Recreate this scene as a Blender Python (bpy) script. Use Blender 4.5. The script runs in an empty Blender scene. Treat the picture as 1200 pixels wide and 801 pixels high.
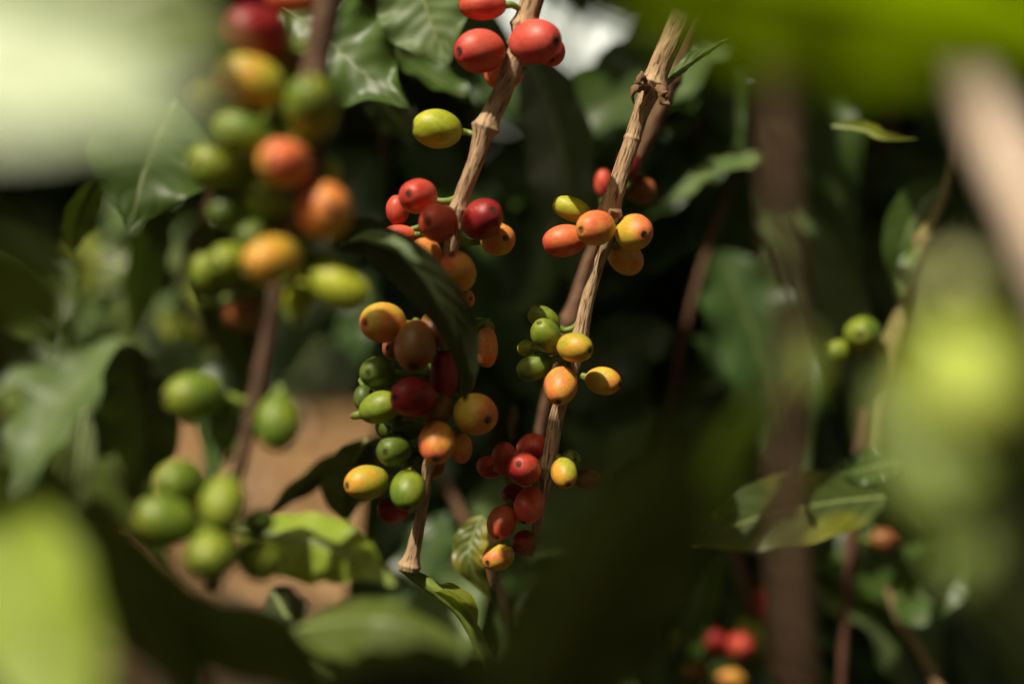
import bpy, bmesh, math, random
from math import sin, cos, pi, radians, sqrt, exp
from mathutils import Vector, Matrix, noise

# ------------------------------------------------------------------ camera, light
SC = bpy.context.scene
COL = SC.collection
FPX = 1200 * 50 / 36.0                 # focal length in photo pixels
PITCH = radians(7)
CAM = Vector((0, 0, 1.2))
FWD = Vector((0, cos(PITCH), -sin(PITCH)))
UP = Vector((0, sin(PITCH), cos(PITCH)))
RT = Vector((1, 0, 0))
cd = bpy.data.cameras.new('camera'); cam = bpy.data.objects.new('camera', cd); COL.objects.link(cam)
cam.location = CAM; cam.rotation_euler = (pi / 2 - PITCH, 0, 0)
cd.lens = 50; cd.sensor_width = 36; cd.clip_start = 0.01; cd.clip_end = 400
cd.dof.use_dof = True; cd.dof.focus_distance = 0.40; cd.dof.aperture_fstop = 3.5
SC.camera = cam

SUN = Vector((-0.36, -0.37, 0.86)).normalized()      # direction towards the sun
elev = math.asin(SUN.z); azim = math.atan2(SUN.x, SUN.y)
w = bpy.data.worlds.new('World'); SC.world = w; w.use_nodes = True
nt = w.node_tree; bg = nt.nodes['Background']
sky = nt.nodes.new('ShaderNodeTexSky'); sky.sky_type = 'NISHITA'; sky.sun_disc = False
sky.sun_elevation = elev; sky.sun_rotation = azim; sky.dust_density = 4.0; sky.air_density = 1.0
wb = nt.nodes.new('ShaderNodeMix'); wb.data_type = 'RGBA'; wb.blend_type = 'MULTIPLY'; wb.inputs[0].default_value = 1
# a bright bank of thin cloud low in the sky ahead
gtc = nt.nodes.new('ShaderNodeTexCoord'); gsp = nt.nodes.new('ShaderNodeSeparateXYZ'); nt.links.new(gtc.outputs['Generated'], gsp.inputs[0])
cn = nt.nodes.new('ShaderNodeTexNoise'); cn.inputs['Scale'].default_value = 3.0; cn.inputs['Detail'].default_value = 6; nt.links.new(gtc.outputs['Generated'], cn.inputs['Vector'])
cm = nt.nodes.new('ShaderNodeMapRange'); cm.interpolation_type = 'SMOOTHSTEP'; cm.inputs[1].default_value = 0.38; cm.inputs[2].default_value = 0.14
nt.links.new(gsp.outputs[2], cm.inputs[0])
ca = nt.nodes.new('ShaderNodeMath'); ca.operation = 'MULTIPLY_ADD'; ca.inputs[1].default_value = 0.9; nt.links.new(cn.outputs[0], ca.inputs[0]); ca.inputs[2].default_value = 0.35
cb_ = nt.nodes.new('ShaderNodeMath'); cb_.operation = 'MULTIPLY'; cb_.use_clamp = True; nt.links.new(ca.outputs[0], cb_.inputs[0]); nt.links.new(cm.outputs[0], cb_.inputs[1])
cx = nt.nodes.new('ShaderNodeMix'); cx.data_type = 'RGBA'; nt.links.new(cb_.outputs[0], cx.inputs[0]); nt.links.new(sky.outputs[0], cx.inputs[6]); cx.inputs[7].default_value = (8.5, 8.8, 9.5, 1)
nt.links.new(cx.outputs[2], wb.inputs[6]); wb.inputs[7].default_value = (1.0, 0.95, 0.74, 1)      # warm white balance
nt.links.new(wb.outputs[2], bg.inputs[0]); bg.inputs[1].default_value = 0.14
sl = bpy.data.lights.new('sun', 'SUN'); so = bpy.data.objects.new('sun', sl); COL.objects.link(so)
sl.energy = 4.2; sl.angle = radians(0.55); sl.color = (1.0, 0.91, 0.75)
so.rotation_euler = (-SUN).to_track_quat('-Z', 'Y').to_euler(); so.location = (0, 0, 4)
SC.view_settings.view_transform = 'Standard'; SC.view_settings.look = 'None'
SC.view_settings.exposure = 0.3; SC.view_settings.gamma = 1.0
SC.render.engine = 'CYCLES'
SC.cycles.use_denoising = True
SC.cycles.max_bounces = 6; SC.cycles.transmission_bounces = 4; SC.cycles.transparent_max_bounces = 4
SC.cycles.sample_clamp_indirect = 4.0

def P(px, py, D):
    return CAM + FWD * D + RT * ((px - 600) / FPX * D) + UP * ((400.5 - py) / FPX * D)
def C2W(v):                            # camera-space direction (right, up, towards camera)
    return (RT * v[0] + UP * v[1] - FWD * v[2]).normalized()
rnd = random.Random(7)

# ------------------------------------------------------------------ materials
def mat(name):
    m = bpy.data.materials.new(name); m.use_nodes = True
    n = m.node_tree; b = n.nodes['Principled BSDF']
    return m, n, b
def node(n, t, **kw):
    x = n.nodes.new(t)
    for k, v in kw.items():
        if k in x.bl_rna.properties.keys(): setattr(x, k, v)
        else: x.inputs[k].default_value = v
    return x
def math_(n, op, a, b=None, c=None, clamp=False):
    x = n.nodes.new('ShaderNodeMath'); x.operation = op; x.use_clamp = clamp
    for i, v in enumerate((a, b, c)):
        if v is None: continue
        if isinstance(v, (int, float)): x.inputs[i].default_value = v
        else: n.links.new(v, x.inputs[i])
    return x.outputs[0]
def mixc(n, f, a, b):
    x = n.nodes.new('ShaderNodeMix'); x.data_type = 'RGBA'
    for s, v in (('Factor', f), ('A', a), ('B', b)):
        i = [k for k in x.inputs if k.name == s and (k.type == ('VALUE' if s == 'Factor' else 'RGBA'))][0]
        if isinstance(v, (int, float)): i.default_value = v
        elif isinstance(v, tuple): i.default_value = (*v, 1)
        else: n.links.new(v, i)
    return [k for k in x.outputs if k.type == 'RGBA'][0]
def ramp(n, f, lo, hi):
    x = n.nodes.new('ShaderNodeMapRange'); x.interpolation_type = 'SMOOTHSTEP'
    n.links.new(f, x.inputs[0]); x.inputs[1].default_value = lo; x.inputs[2].default_value = hi
    return x.outputs[0]

LEAF = {}
def leaf_mat(name, top, under, trans, rough=0.42, tmix=0.3, vein=(0.12, 0.15, 0.04), spots=0.0, blotch=None, spec=0.5):
    if name in LEAF: return LEAF[name]
    m, n, b = mat(name)
    uv = node(n, 'ShaderNodeUVMap'); sep = node(n, 'ShaderNodeSeparateXYZ'); n.links.new(uv.outputs[0], sep.inputs[0])
    u, v = sep.outputs[0], sep.outputs[1]
    av = math_(n, 'ABSOLUTE', math_(n, 'SUBTRACT', v, 0.5))            # 0 midrib .. 0.5 edge
    tc = node(n, 'ShaderNodeTexCoord')
    nz = node(n, 'ShaderNodeTexNoise'); nz.inputs['Scale'].default_value = 60; nz.inputs['Detail'].default_value = 4
    n.links.new(tc.outputs['Object'], nz.inputs['Vector'])
    oi = node(n, 'ShaderNodeObjectInfo')
    at = node(n, 'ShaderNodeAttribute'); at.attribute_name = 'tone'
    side = math_(n, 'MULTIPLY', math_(n, 'SIGN', math_(n, 'SUBTRACT', v, 0.5)), 0.22)
    t = math_(n, 'ADD', math_(n, 'MULTIPLY', u, 8.0), math_(n, 'MULTIPLY', math_(n, 'POWER', av, 1.25), -4.2))
    t = math_(n, 'ADD', math_(n, 'ADD', t, side), math_(n, 'MULTIPLY', nz.outputs[0], 0.25))
    fr = math_(n, 'ABSOLUTE', math_(n, 'SUBTRACT', math_(n, 'FRACT', t), 0.5))   # 0 in mid panel, .5 on vein
    vn = ramp(n, fr, 0.44, 0.5)
    mr = ramp(n, av, 0.03, 0.012)
    near = ramp(n, av, 0.5, 0.3)
    vn = math_(n, 'MULTIPLY', math_(n, 'MULTIPLY', vn, near), 0.55)
    vm = math_(n, 'MAXIMUM', vn, mr)
    # small net of veins
    vo = node(n, 'ShaderNodeTexVoronoi'); vo.feature = 'DISTANCE_TO_EDGE'; vo.inputs['Scale'].default_value = 420
    n.links.new(tc.outputs['Object'], vo.inputs['Vector'])
    tone = math_(n, 'ADD', math_(n, 'MULTIPLY', nz.outputs[0], 0.7), math_(n, 'MULTIPLY', oi.outputs['Random'], 0.35))
    tone = math_(n, 'ADD', tone, math_(n, 'MULTIPLY', at.outputs['Fac'], 0.5))
    dk = tuple(c * 0.55 for c in top); lt = tuple(min(1, c * 1.5) for c in top)
    ctop = mixc(n, tone, dk, lt)
    if blotch:
        nb = node(n, 'ShaderNodeTexNoise'); nb.inputs['Scale'].default_value = 45; nb.inputs['Detail'].default_value = 3
        n.links.new(tc.outputs['Object'], nb.inputs['Vector'])
        edge = math_(n, 'ADD', nb.outputs[0], math_(n, 'MULTIPLY', av, 0.45))
        ctop = mixc(n, ramp(n, edge, 0.62, 0.85), ctop, blotch)
    ctop = mixc(n, vm, ctop, vein)
    if spots > 0:
        sp = node(n, 'ShaderNodeTexVoronoi'); sp.inputs['Scale'].default_value = 210
        n.links.new(tc.outputs['Object'], sp.inputs['Vector'])
        ctop = mixc(n, math_(n, 'MULTIPLY', ramp(n, sp.outputs['Distance'], 0.22, 0.1), spots), ctop, (0.10, 0.045, 0.015))
    cund = mixc(n, tone, tuple(c * 0.7 for c in under), tuple(c * 1.25 for c in under))
    cund = mixc(n, vm, cund, tuple(min(1, c * 1.7) for c in under))
    ge = node(n, 'ShaderNodeNewGeometry')
    colr = mixc(n, ge.outputs['Backfacing'], ctop, cund)
    n.links.new(colr, b.inputs['Base Color'])
    rr = mixc(n, ge.outputs['Backfacing'], (rough,) * 3, (0.7,) * 3)
    n.links.new(rr, b.inputs['Roughness'])
    b.inputs['Specular IOR Level'].default_value = spec
    hgt = math_(n, 'ADD', math_(n, 'MULTIPLY', math_(n, 'COSINE', math_(n, 'MULTIPLY', fr, 2 * pi)), near), math_(n, 'MULTIPLY', vo.outputs['Distance'], 0.5))
    hgt = math_(n, 'SUBTRACT', hgt, math_(n, 'MULTIPLY', mr, 1.0))
    bp = node(n, 'ShaderNodeBump'); bp.inputs['Strength'].default_value = 0.35; bp.inputs['Distance'].default_value = 0.00022
    n.links.new(hgt, bp.inputs['Height']); n.links.new(bp.outputs[0], b.inputs['Normal'])
    tr = node(n, 'ShaderNodeBsdfTranslucent')
    tcol = mixc(n, math_(n, 'MULTIPLY', vm, 0.5), trans, tuple(c * 0.5 for c in trans))
    n.links.new(tcol, tr.inputs['Color']); n.links.new(bp.outputs[0], tr.inputs['Normal'])
    mx = node(n, 'ShaderNodeMixShader'); mx.inputs[0].default_value = tmix
    n.links.new(b.outputs[0], mx.inputs[1]); n.links.new(tr.outputs[0], mx.inputs[2])
    n.links.new(mx.outputs[0], n.nodes['Material Output'].inputs[0])
    LEAF[name] = m
    return m
L_DARK = leaf_mat('leaf dark green', (0.04, 0.08, 0.018), (0.07, 0.095, 0.03), (0.10, 0.17, 0.01), tmix=0.12, spec=0.5)
L_MID = leaf_mat('leaf mid green', (0.055, 0.10, 0.018), (0.10, 0.13, 0.035), (0.20, 0.32, 0.02), tmix=0.22, spec=0.4)
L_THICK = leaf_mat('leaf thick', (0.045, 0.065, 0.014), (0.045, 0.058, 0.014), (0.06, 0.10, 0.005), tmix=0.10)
L_GREY = leaf_mat('leaf greyish bloom', (0.095, 0.145, 0.045), (0.11, 0.16, 0.05), (0.18, 0.26, 0.02), tmix=0.15, rough=0.5, spec=0.35, vein=(0.17, 0.19, 0.07))
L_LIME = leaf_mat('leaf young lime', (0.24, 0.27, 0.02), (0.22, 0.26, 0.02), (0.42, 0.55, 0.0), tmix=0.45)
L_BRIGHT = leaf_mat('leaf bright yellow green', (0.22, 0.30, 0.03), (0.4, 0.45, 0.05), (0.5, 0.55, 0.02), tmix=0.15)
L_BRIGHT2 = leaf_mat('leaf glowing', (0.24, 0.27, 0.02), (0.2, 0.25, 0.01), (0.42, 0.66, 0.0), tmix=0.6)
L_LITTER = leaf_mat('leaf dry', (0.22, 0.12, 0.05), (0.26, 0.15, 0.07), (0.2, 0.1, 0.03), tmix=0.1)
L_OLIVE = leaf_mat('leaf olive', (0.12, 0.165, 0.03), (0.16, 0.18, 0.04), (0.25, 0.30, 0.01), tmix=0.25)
L_GLARE = leaf_mat('leaf pale glare', (0.46, 0.58, 0.32), (0.45, 0.5, 0.28), (0.45, 0.55, 0.15), tmix=0.06, rough=0.45, spec=0.5, vein=(0.7, 0.7, 0.5))  # base colour raised to carry the overexposed sun glare on this leaf
L_BLIGHT = leaf_mat('leaf blighted', (0.12, 0.15, 0.02), (0.14, 0.17, 0.03), (0.25, 0.32, 0.01), spots=0.8, blotch=(0.32, 0.26, 0.02))
L_TURN = leaf_mat('leaf turning yellow', (0.06, 0.095, 0.02), (0.13, 0.16, 0.03), (0.32, 0.38, 0.0), tmix=0.3, blotch=(0.18, 0.19, 0.02), vein=(0.2, 0.2, 0.05), spots=0.3)

CH = {}
def cherry_mat(name, a, b2, lo=0.35, hi=0.7, scar=0.35, rough=0.36):
    m, n, b = mat('cherry ' + name)
    tc = node(n, 'ShaderNodeTexCoord'); oi = node(n, 'ShaderNodeObjectInfo')
    off = node(n, 'ShaderNodeVectorMath'); off.operation = 'ADD'
    cb = node(n, 'ShaderNodeCombineXYZ'); r30 = math_(n, 'MULTIPLY', oi.outputs['Random'], 37.0)
    for i in range(3): n.links.new(r30, cb.inputs[i])
    n.links.new(tc.outputs['Object'], off.inputs[0]); n.links.new(cb.outputs[0], off.inputs[1])
    nz = node(n, 'ShaderNodeTexNoise'); nz.inputs['Scale'].default_value = 0.75; nz.inputs['Detail'].default_value = 2.5
    n.links.new(off.outputs[0], nz.inputs['Vector'])
    sx = node(n, 'ShaderNodeSeparateXYZ'); n.links.new(tc.outputs['Object'], sx.inputs[0])
    rip = math_(n, 'ADD', nz.outputs[0], math_(n, 'MULTIPLY', sx.outputs[0], 0.09)); rip = math_(n, 'ADD', rip, math_(n, 'MULTIPLY', sx.outputs[2], 0.07))
    col = mixc(n, ramp(n, rip, lo, hi), a, b2)
    f2 = node(n, 'ShaderNodeTexNoise'); f2.inputs['Scale'].default_value = 5; f2.inputs['Detail'].default_value = 6; f2.inputs['Roughness'].default_value = 0.65
    n.links.new(off.outputs[0], f2.inputs['Vector'])
    hs = node(n, 'ShaderNodeHueSaturation'); n.links.new(col, hs.inputs['Color'])
    n.links.new(math_(n, 'ADD', math_(n, 'MULTIPLY', f2.outputs[0], 0.9), 0.55), hs.inputs['Value'])
    vo = node(n, 'ShaderNodeTexVoronoi'); vo.inputs['Scale'].default_value = 6; n.links.new(off.outputs[0], vo.inputs['Vector'])
    speck = math_(n, 'MULTIPLY', math_(n, 'MULTIPLY', ramp(n, vo.outputs['Distance'], 0.15, 0.06), ramp(n, f2.outputs[0], 0.45, 0.55)), 0.7)
    col = mixc(n, speck, hs.outputs[0], (0.16, 0.07, 0.02))
    s3 = node(n, 'ShaderNodeTexNoise'); s3.inputs['Scale'].default_value = 1.7; s3.inputs['Detail'].default_value = 7; s3.inputs['Roughness'].default_value = 0.7
    n.links.new(off.outputs[0], s3.inputs['Vector'])
    scf = math_(n, 'MULTIPLY', ramp(n, s3.outputs[0], 0.60, 0.66), scar)
    col = mixc(n, scf, col, (0.30, 0.19, 0.10))
    n.links.new(col, b.inputs['Base Color'])
    n.links.new(math_(n, 'ADD', math_(n, 'MULTIPLY', f2.outputs[0], 0.3), rough - 0.05), b.inputs['Roughness'])
    b.inputs['Subsurface Weight'].default_value = 0.12; b.inputs['Subsurface Radius'].default_value = (1, 0.5, 0.15)
    b.inputs['Subsurface Scale'].default_value = 0.0015
    b.inputs['Specular IOR Level'].default_value = 0.4
    bp = node(n, 'ShaderNodeBump'); bp.inputs['Strength'].default_value = 0.25; bp.inputs['Distance'].default_value = 0.0003
    n.links.new(math_(n, 'ADD', f2.outputs[0], math_(n, 'MULTIPLY', scf, 0.6)), bp.inputs['Height']); n.links.new(bp.outputs[0], b.inputs['Normal'])
    CH[name] = m
cherry_mat('green', (0.11, 0.18, 0.016), (0.24, 0.29, 0.025))
cherry_mat('darkgreen', (0.06, 0.10, 0.012), (0.10, 0.15, 0.015))
cherry_mat('lime', (0.30, 0.36, 0.02), (0.46, 0.46, 0.03))
cherry_mat('pale', (0.62, 0.66, 0.22), (0.70, 0.70, 0.35))
cherry_mat('lemon', (0.34, 0.44, 0.05), (0.46, 0.54, 0.09))
cherry_mat('yellow', (0.36, 0.36, 0.03), (0.70, 0.32, 0.04))
cherry_mat('amber', (0.58, 0.42, 0.04), (0.72, 0.20, 0.06))
cherry_mat('orange', (0.66, 0.33, 0.05), (0.72, 0.16, 0.06))
cherry_mat('coral', (0.70, 0.17, 0.055), (0.60, 0.065, 0.04))
cherry_mat('rose', (0.66, 0.11, 0.07), (0.56, 0.045, 0.045))
cherry_mat('red', (0.40, 0.022, 0.022), (0.60, 0.09, 0.045))
cherry_mat('crimson', (0.20, 0.010, 0.014), (0.34, 0.02, 0.02), scar=0.8)
cherry_mat('brown', (0.20, 0.10, 0.02), (0.28, 0.08, 0.025), scar=0.6)
WORD = dict(rose='pinkish red cherry', lemon='lemon-green cherry', pale='pale whitish-green cherry', green='green unripe cherry', darkgreen='dark green unripe cherry', lime='yellow-green cherry', yellow='yellow cherry turning orange',
            amber='amber half-ripe cherry', orange='orange half-ripe cherry', coral='reddish orange cherry', red='ripe red cherry',
            crimson='overripe dark crimson cherry', brown='brownish cherry')

def bark_mat(name, c1, c2, c3, along=180, rough=0.8):
    m, n, b = mat(name)
    uv = node(n, 'ShaderNodeUVMap'); mp = node(n, 'ShaderNodeMapping'); n.links.new(uv.outputs[0], mp.inputs[0])
    mp.inputs['Scale'].default_value = (1, 1, 1)
    # uv in metres: x around, y along
    n1 = node(n, 'ShaderNodeTexNoise'); n1.inputs['Scale'].default_value = 1; n1.inputs['Detail'].default_value = 6; n1.inputs['Roughness'].default_value = 0.6
    m1 = node(n, 'ShaderNodeMapping'); m1.inputs['Scale'].default_value = (1500, along, 1); n.links.new(uv.outputs[0], m1.inputs[0]); n.links.new(m1.outputs[0], n1.inputs['Vector'])
    n2 = node(n, 'ShaderNodeTexNoise'); n2.inputs['Detail'].default_value = 5
    m2 = node(n, 'ShaderNodeMapping'); m2.inputs['Scale'].default_value = (300, 120, 1); n.links.new(uv.outputs[0], m2.inputs[0]); n.links.new(m2.outputs[0], n2.inputs['Vector']); n2.inputs['Scale'].default_value = 1
    col = mixc(n, ramp(n, n2.outputs[0], 0.35, 0.65), c1, c2)
    crack = ramp(n, n1.outputs[0], 0.47, 0.36)
    col = mixc(n, math_(n, 'MULTIPLY', crack, 0.85), col, c3)
    lite = ramp(n, n1.outputs[0], 0.56, 0.68)
    col = mixc(n, math_(n, 'MULTIPLY', lite, 0.5), col, tuple(min(0.8, c * 1.5 + 0.03) for c in c1))
    n.links.new(col, b.inputs['Base Color']); b.inputs['Roughness'].default_value = rough
    b.inputs['Specular IOR Level'].default_value = 0.3
    bp = node(n, 'ShaderNodeBump'); bp.inputs['Strength'].default_value = 0.8; bp.inputs['Distance'].default_value = 0.0006
    n.links.new(math_(n, 'SUBTRACT', n1.outputs[0], math_(n, 'MULTIPLY', crack, 0.5)), bp.inputs['Height']); n.links.new(bp.outputs[0], b.inputs['Normal'])
    return m
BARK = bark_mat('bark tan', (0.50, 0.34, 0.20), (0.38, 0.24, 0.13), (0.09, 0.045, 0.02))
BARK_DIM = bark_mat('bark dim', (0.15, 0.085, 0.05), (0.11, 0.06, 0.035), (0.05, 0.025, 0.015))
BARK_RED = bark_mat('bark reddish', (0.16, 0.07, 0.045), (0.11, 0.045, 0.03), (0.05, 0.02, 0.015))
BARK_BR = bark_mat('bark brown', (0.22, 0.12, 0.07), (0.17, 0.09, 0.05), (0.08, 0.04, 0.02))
BARK_PALE = bark_mat('bark pale', (0.84, 0.67, 0.53), (0.82, 0.62, 0.47), (0.7, 0.5, 0.36))
BARK_OLIVE = bark_mat('bark olive', (0.26, 0.21, 0.08), (0.20, 0.17, 0.06), (0.10, 0.07, 0.03))
def plain(name, c, rough=0.6):
    m, n, b = mat(name)
    tc = node(n, 'ShaderNodeTexCoord'); nz = node(n, 'ShaderNodeTexNoise'); nz.inputs['Scale'].default_value = 900; nz.inputs['Detail'].default_value = 4
    n.links.new(tc.outputs['Object'], nz.inputs['Vector'])
    n.links.new(mixc(n, nz.outputs[0], tuple(x * 0.6 for x in c), tuple(min(1, x * 1.4) for x in c)), b.inputs['Base Color'])
    b.inputs['Roughness'].default_value = rough
    return m
M_STALK = plain('green stalk', (0.16, 0.22, 0.03), 0.5)
M_DRY = plain('dry husk', (0.20, 0.11, 0.05), 0.85)
M_CALYX = plain('calyx ring', (0.045, 0.028, 0.01), 0.85)
M_RIB = plain('leaf rib', (0.19, 0.24, 0.075), 0.5)
M_RIBD = plain('leaf rib dark', (0.10, 0.13, 0.04), 0.5)
M_RIBL = plain('leaf rib lime', (0.34, 0.38, 0.05), 0.5)

# ------------------------------------------------------------------ mesh helpers
MW = {}
def link(name, me, m=None, parent=None, mw=None):
    if m is not None and not me.materials: me.materials.append(m)
    o = bpy.data.objects.new(name, me); COL.objects.link(o)
    mw = mw or Matrix.Identity(4)
    o.matrix_world = mw; MW[o] = mw
    if parent is not None:
        o.parent = parent; o.matrix_parent_inverse = MW[parent].inverted(); o.matrix_basis = mw
    return o
def empty(name, loc):
    o = bpy.data.objects.new(name, None); COL.objects.link(o); o.empty_display_size = 0.01
    o.matrix_world = Matrix.Translation(loc); MW[o] = Matrix.Translation(loc); return o
def tag(o, label=None, cat=None, group=None, kind=None):
    if label: o['label'] = label
    if cat: o['category'] = cat
    if group: o['group'] = group
    if kind: o['kind'] = kind
    return o
def mesh(name, vs, fs, uvs=None, tone=None, smooth=True):
    me = bpy.data.meshes.new(name); me.from_pydata([tuple(v) for v in vs], [], fs)
    if uvs is not None:
        l = me.uv_layers.new(name='UVMap')
        for p in me.polygons:
            for li, vi in zip(p.loop_indices, p.vertices): l.data[li].uv = uvs[vi] if not callable(uvs) else uvs(vi)
    if tone is not None:
        a = me.attributes.new('tone', 'FLOAT', 'POINT'); a.data.foreach_set('value', tone)
    if smooth: me.polygons.foreach_set('use_smooth', [True] * len(me.polygons))
    me.update(); return me
def spline(pts, n):
    """Catmull-Rom over tuples of any length, n samples"""
    pts = [tuple(p) for p in pts]; k = len(pts)
    if k == 2: pts = [pts[0], tuple((a + b) / 2 for a, b in zip(*pts)), pts[1]]; k = 3
    e = [tuple(2 * a - b for a, b in zip(pts[0], pts[1]))] + pts + [tuple(2 * a - b for a, b in zip(pts[-1], pts[-2]))]
    out = []
    for i in range(n):
        t = i / (n - 1) * (k - 1); s = min(int(t), k - 2); f = t - s
        p0, p1, p2, p3 = e[s:s + 4]
        out.append(tuple(0.5 * (2 * b + (c - a) * f + (2 * a - 5 * b + 4 * c - d) * f * f + (3 * b - a - 3 * c + d) * f ** 3) for a, b, c, d in zip(p0, p1, p2, p3)))
    return out
def tube_mesh(name, pts, segs=12, n=24, rough=0.0, cap=True, seed=0, ringfn=None):
    """pts: (x,y,z,r) world"""
    s = spline(pts, n); c = [Vector(p[:3]) for p in s]; r = [max(p[3], 1e-5) for p in s]
    vs, fs, uvs = [], [], []
    T = (c[1] - c[0]).normalized(); A = T.orthogonal().normalized(); d = 0; rm = sum(r) / n
    for i in range(n):
        t = (c[min(i + 1, n - 1)] - c[max(i - 1, 0)]).normalized()
        A = (A - t * A.dot(t)).normalized(); B = t.cross(A)
        if i: d += (c[i] - c[i - 1]).length
        for j in range(segs + 1):
            a = 2 * pi * j / segs; q = A * cos(a) + B * sin(a)
            rr = r[i]
            if rough:
                pn = Vector((cos(a) * 2.2, sin(a) * 2.2, d / rm * 0.35 + seed))
                rr *= 1 + rough * noise.noise(pn) + rough * 0.6 * noise.noise(Vector((cos(a) * 5, sin(a) * 5, d / rm * 0.9 + seed * 3)))
            if ringfn: rr *= ringfn(d, a)
            vs.append(c[i] + q * rr); uvs.append((a * rm, d))
    m = segs + 1
    for i in range(n - 1):
        for j in range(segs): fs.append((i * m + j, i * m + j + 1, (i + 1) * m + j + 1, (i + 1) * m + j))
    if cap:
        for i, cc in ((0, c[0]), (n - 1, c[-1])):
            k = len(vs); vs.append(cc); uvs.append((0, 0))
            for j in range(segs):
                fs.append((i * m + j + 1, i * m + j, k) if i == 0 else (i * m + j, i * m + j + 1, k))
    return mesh(name, vs, fs, uvs)

def wprof(t, acu=0.5):
    a = sin(pi * min(1, t ** 0.82)) ** 0.75 if 0 < t < 1 else 0.0
    s = min(1, max(0, (t - 0.66) / 0.34)); s = s * s * (3 - 2 * s)
    return a * (1 - acu * s)
def leaf_geo(pts, wm, nh, nu=40, nv=14, fold=0.25, wave=0.06, seed=0, acu=0.5, curl=0.0, prof=None):
    """pts world (x,y,z); wm half width m; nh world normal of the visible (camera) side. returns vs,fs,uvs,mid"""
    c = [Vector(p) for p in spline(pts, nu + 1)]; nh = Vector(nh).normalized()
    vs, fs, uvs, mid, ns = [], [], [], [], []
    L = sum((c[i + 1] - c[i]).length for i in range(nu)); wl = L / 4.2
    ph = seed * 1.7
    for i in range(nu + 1):
        t = i / nu; T = (c[min(i + 1, nu)] - c[max(i - 1, 0)]).normalized()
        S = T.cross(nh)
        if S.length < 0.05: S = T.orthogonal()
        S.normalize(); N = S.cross(T).normalized()
        if N.dot(nh) < 0: N = -N
        hw = wm * (prof or wprof)(t, acu) + 1e-5
        for j in range(nv + 1):
            v = -1 + 2 * j / nv; av = abs(v)
            x = v * hw * cos(fold * av)
            z = av * hw * sin(fold) + curl * v * v * hw
            ed = av ** 2.2
            z += wave * wm * ed * sin(2 * pi * t * L / wl + ph + (1.3 if v > 0 else 0) + 0.8 * sin(5 * t)) * min(1, 4 * (1 - t)) * min(1, 4 * t)
            x *= 1 + 0.03 * ed * sin(2 * pi * t * L / wl * 1.0 + ph * 2)
            z += 0.35 * wave * wm * noise.noise(Vector((t * 5, v * 1.5, seed * 7.1)))
            vs.append(c[i] + S * x + N * z); uvs.append((t, 0.5 + v / 2))
        mid.append((*c[i], 0)); ns.append(N)
    m = nv + 1
    for i in range(nu):
        for j in range(nv): fs.append((i * m + j, i * m + j + 1, (i + 1) * m + j + 1, (i + 1) * m + j))
    # winding so that the face normal is +N (visible side)
    a, b, d = vs[fs[len(fs) // 2][0]], vs[fs[len(fs) // 2][1]], vs[fs[len(fs) // 2][3]]
    if (b - a).cross(d - a).dot(ns[nu // 2]) < 0: fs = [f[::-1] for f in fs]
    return vs, fs, uvs, mid, ns, L
def leaf_obj(name, pts, wm, nh, m, face=1, parent=None, rib=M_RIB, rib_r=0.0006, petiole=0.0, **kw):
    """face=1: upper surface is on the nh side; -1: underside"""
    vs, fs, uvs, mid, ns, L = leaf_geo(pts, wm, nh, **kw)
    if face < 0: fs = [f[::-1] for f in fs]
    o = link(name, mesh(name, vs, fs, uvs), m, parent)
    if rib is not None:
        k = 10; idx = [int(i * (len(mid) - 1) / k) for i in range(k + 1)]
        off = -1 if face > 0 else 1        # rib bulges on the underside
        rp = [(*(Vector(mid[i][:3]) + ns[i] * off * rib_r * 0.5), rib_r * (1.35 - 1.15 * i / (len(mid) - 1))) for i in idx]
        if petiole:
            d = (Vector(rp[0][:3]) - Vector(rp[1][:3])).normalized()
            rp = [(*(Vector(rp[0][:3]) + d * petiole), rib_r * 1.7)] + rp
        link('midrib', tube_mesh('midrib', rp, segs=8, n=32), rib, o)
    return o
def pleaf(name, pp, wpx, nhc, m, **kw):
    pts = [P(*p) for p in pp]; Dm = sum(p[2] for p in pp) / len(pp)
    return leaf_obj(name, pts, wpx * Dm / FPX, C2W(nhc), m, **kw)

# cherry meshes: local +Z = navel end, unit radius
def cherry_mesh(k):
    nu, nv = 36, 28; vs, fs = [], []; r = random.Random(k)
    ax = r.uniform(0.93, 0.99); gr = r.uniform(0.01, 0.03)
    for i in range(nv + 1):
        th = pi * i / nv; z = cos(th); s = sin(th)
        for j in range(nu):
            a = 2 * pi * j / nu
            rr = s ** 0.93 if s > 0 else 0
            rr *= 1 - 0.05 * z * z * (1 if z < 0 else 0.5)
            rr *= 1 - gr * exp(-(((a % pi) - pi / 2) / 0.28) ** 2)
            zz = z * (1 - 0.055 * exp(-(s / 0.2) ** 2))
            if z < 0: zz *= 1.03
            p = Vector((rr * cos(a), rr * sin(a) * ax, zz))
            p *= 1 + 0.02 * noise.noise(p * 1.3 + Vector((k * 5, 0, 0)))
            vs.append(p)
    for i in range(nv):
        for j in range(nu):
            fs.append((i * nu + j, (i + 1) * nu + j, (i + 1) * nu + (j + 1) % nu, i * nu + (j + 1) % nu))
    return vs, fs
CHM = {}
def get_cherry(color, k):
    if (color, k) not in CHM:
        me = mesh('cherry', *cherry_mesh(k)); me.materials.append(CH[color])
        bm = bmesh.new(); bm.from_mesh(me); bmesh.ops.remove_doubles(bm, verts=bm.verts, dist=1e-4); bmesh.ops.recalc_face_normals(bm, faces=bm.faces); bm.to_mesh(me); bm.free()
        CHM[(color, k)] = me
    return CHM[(color, k)]
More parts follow.
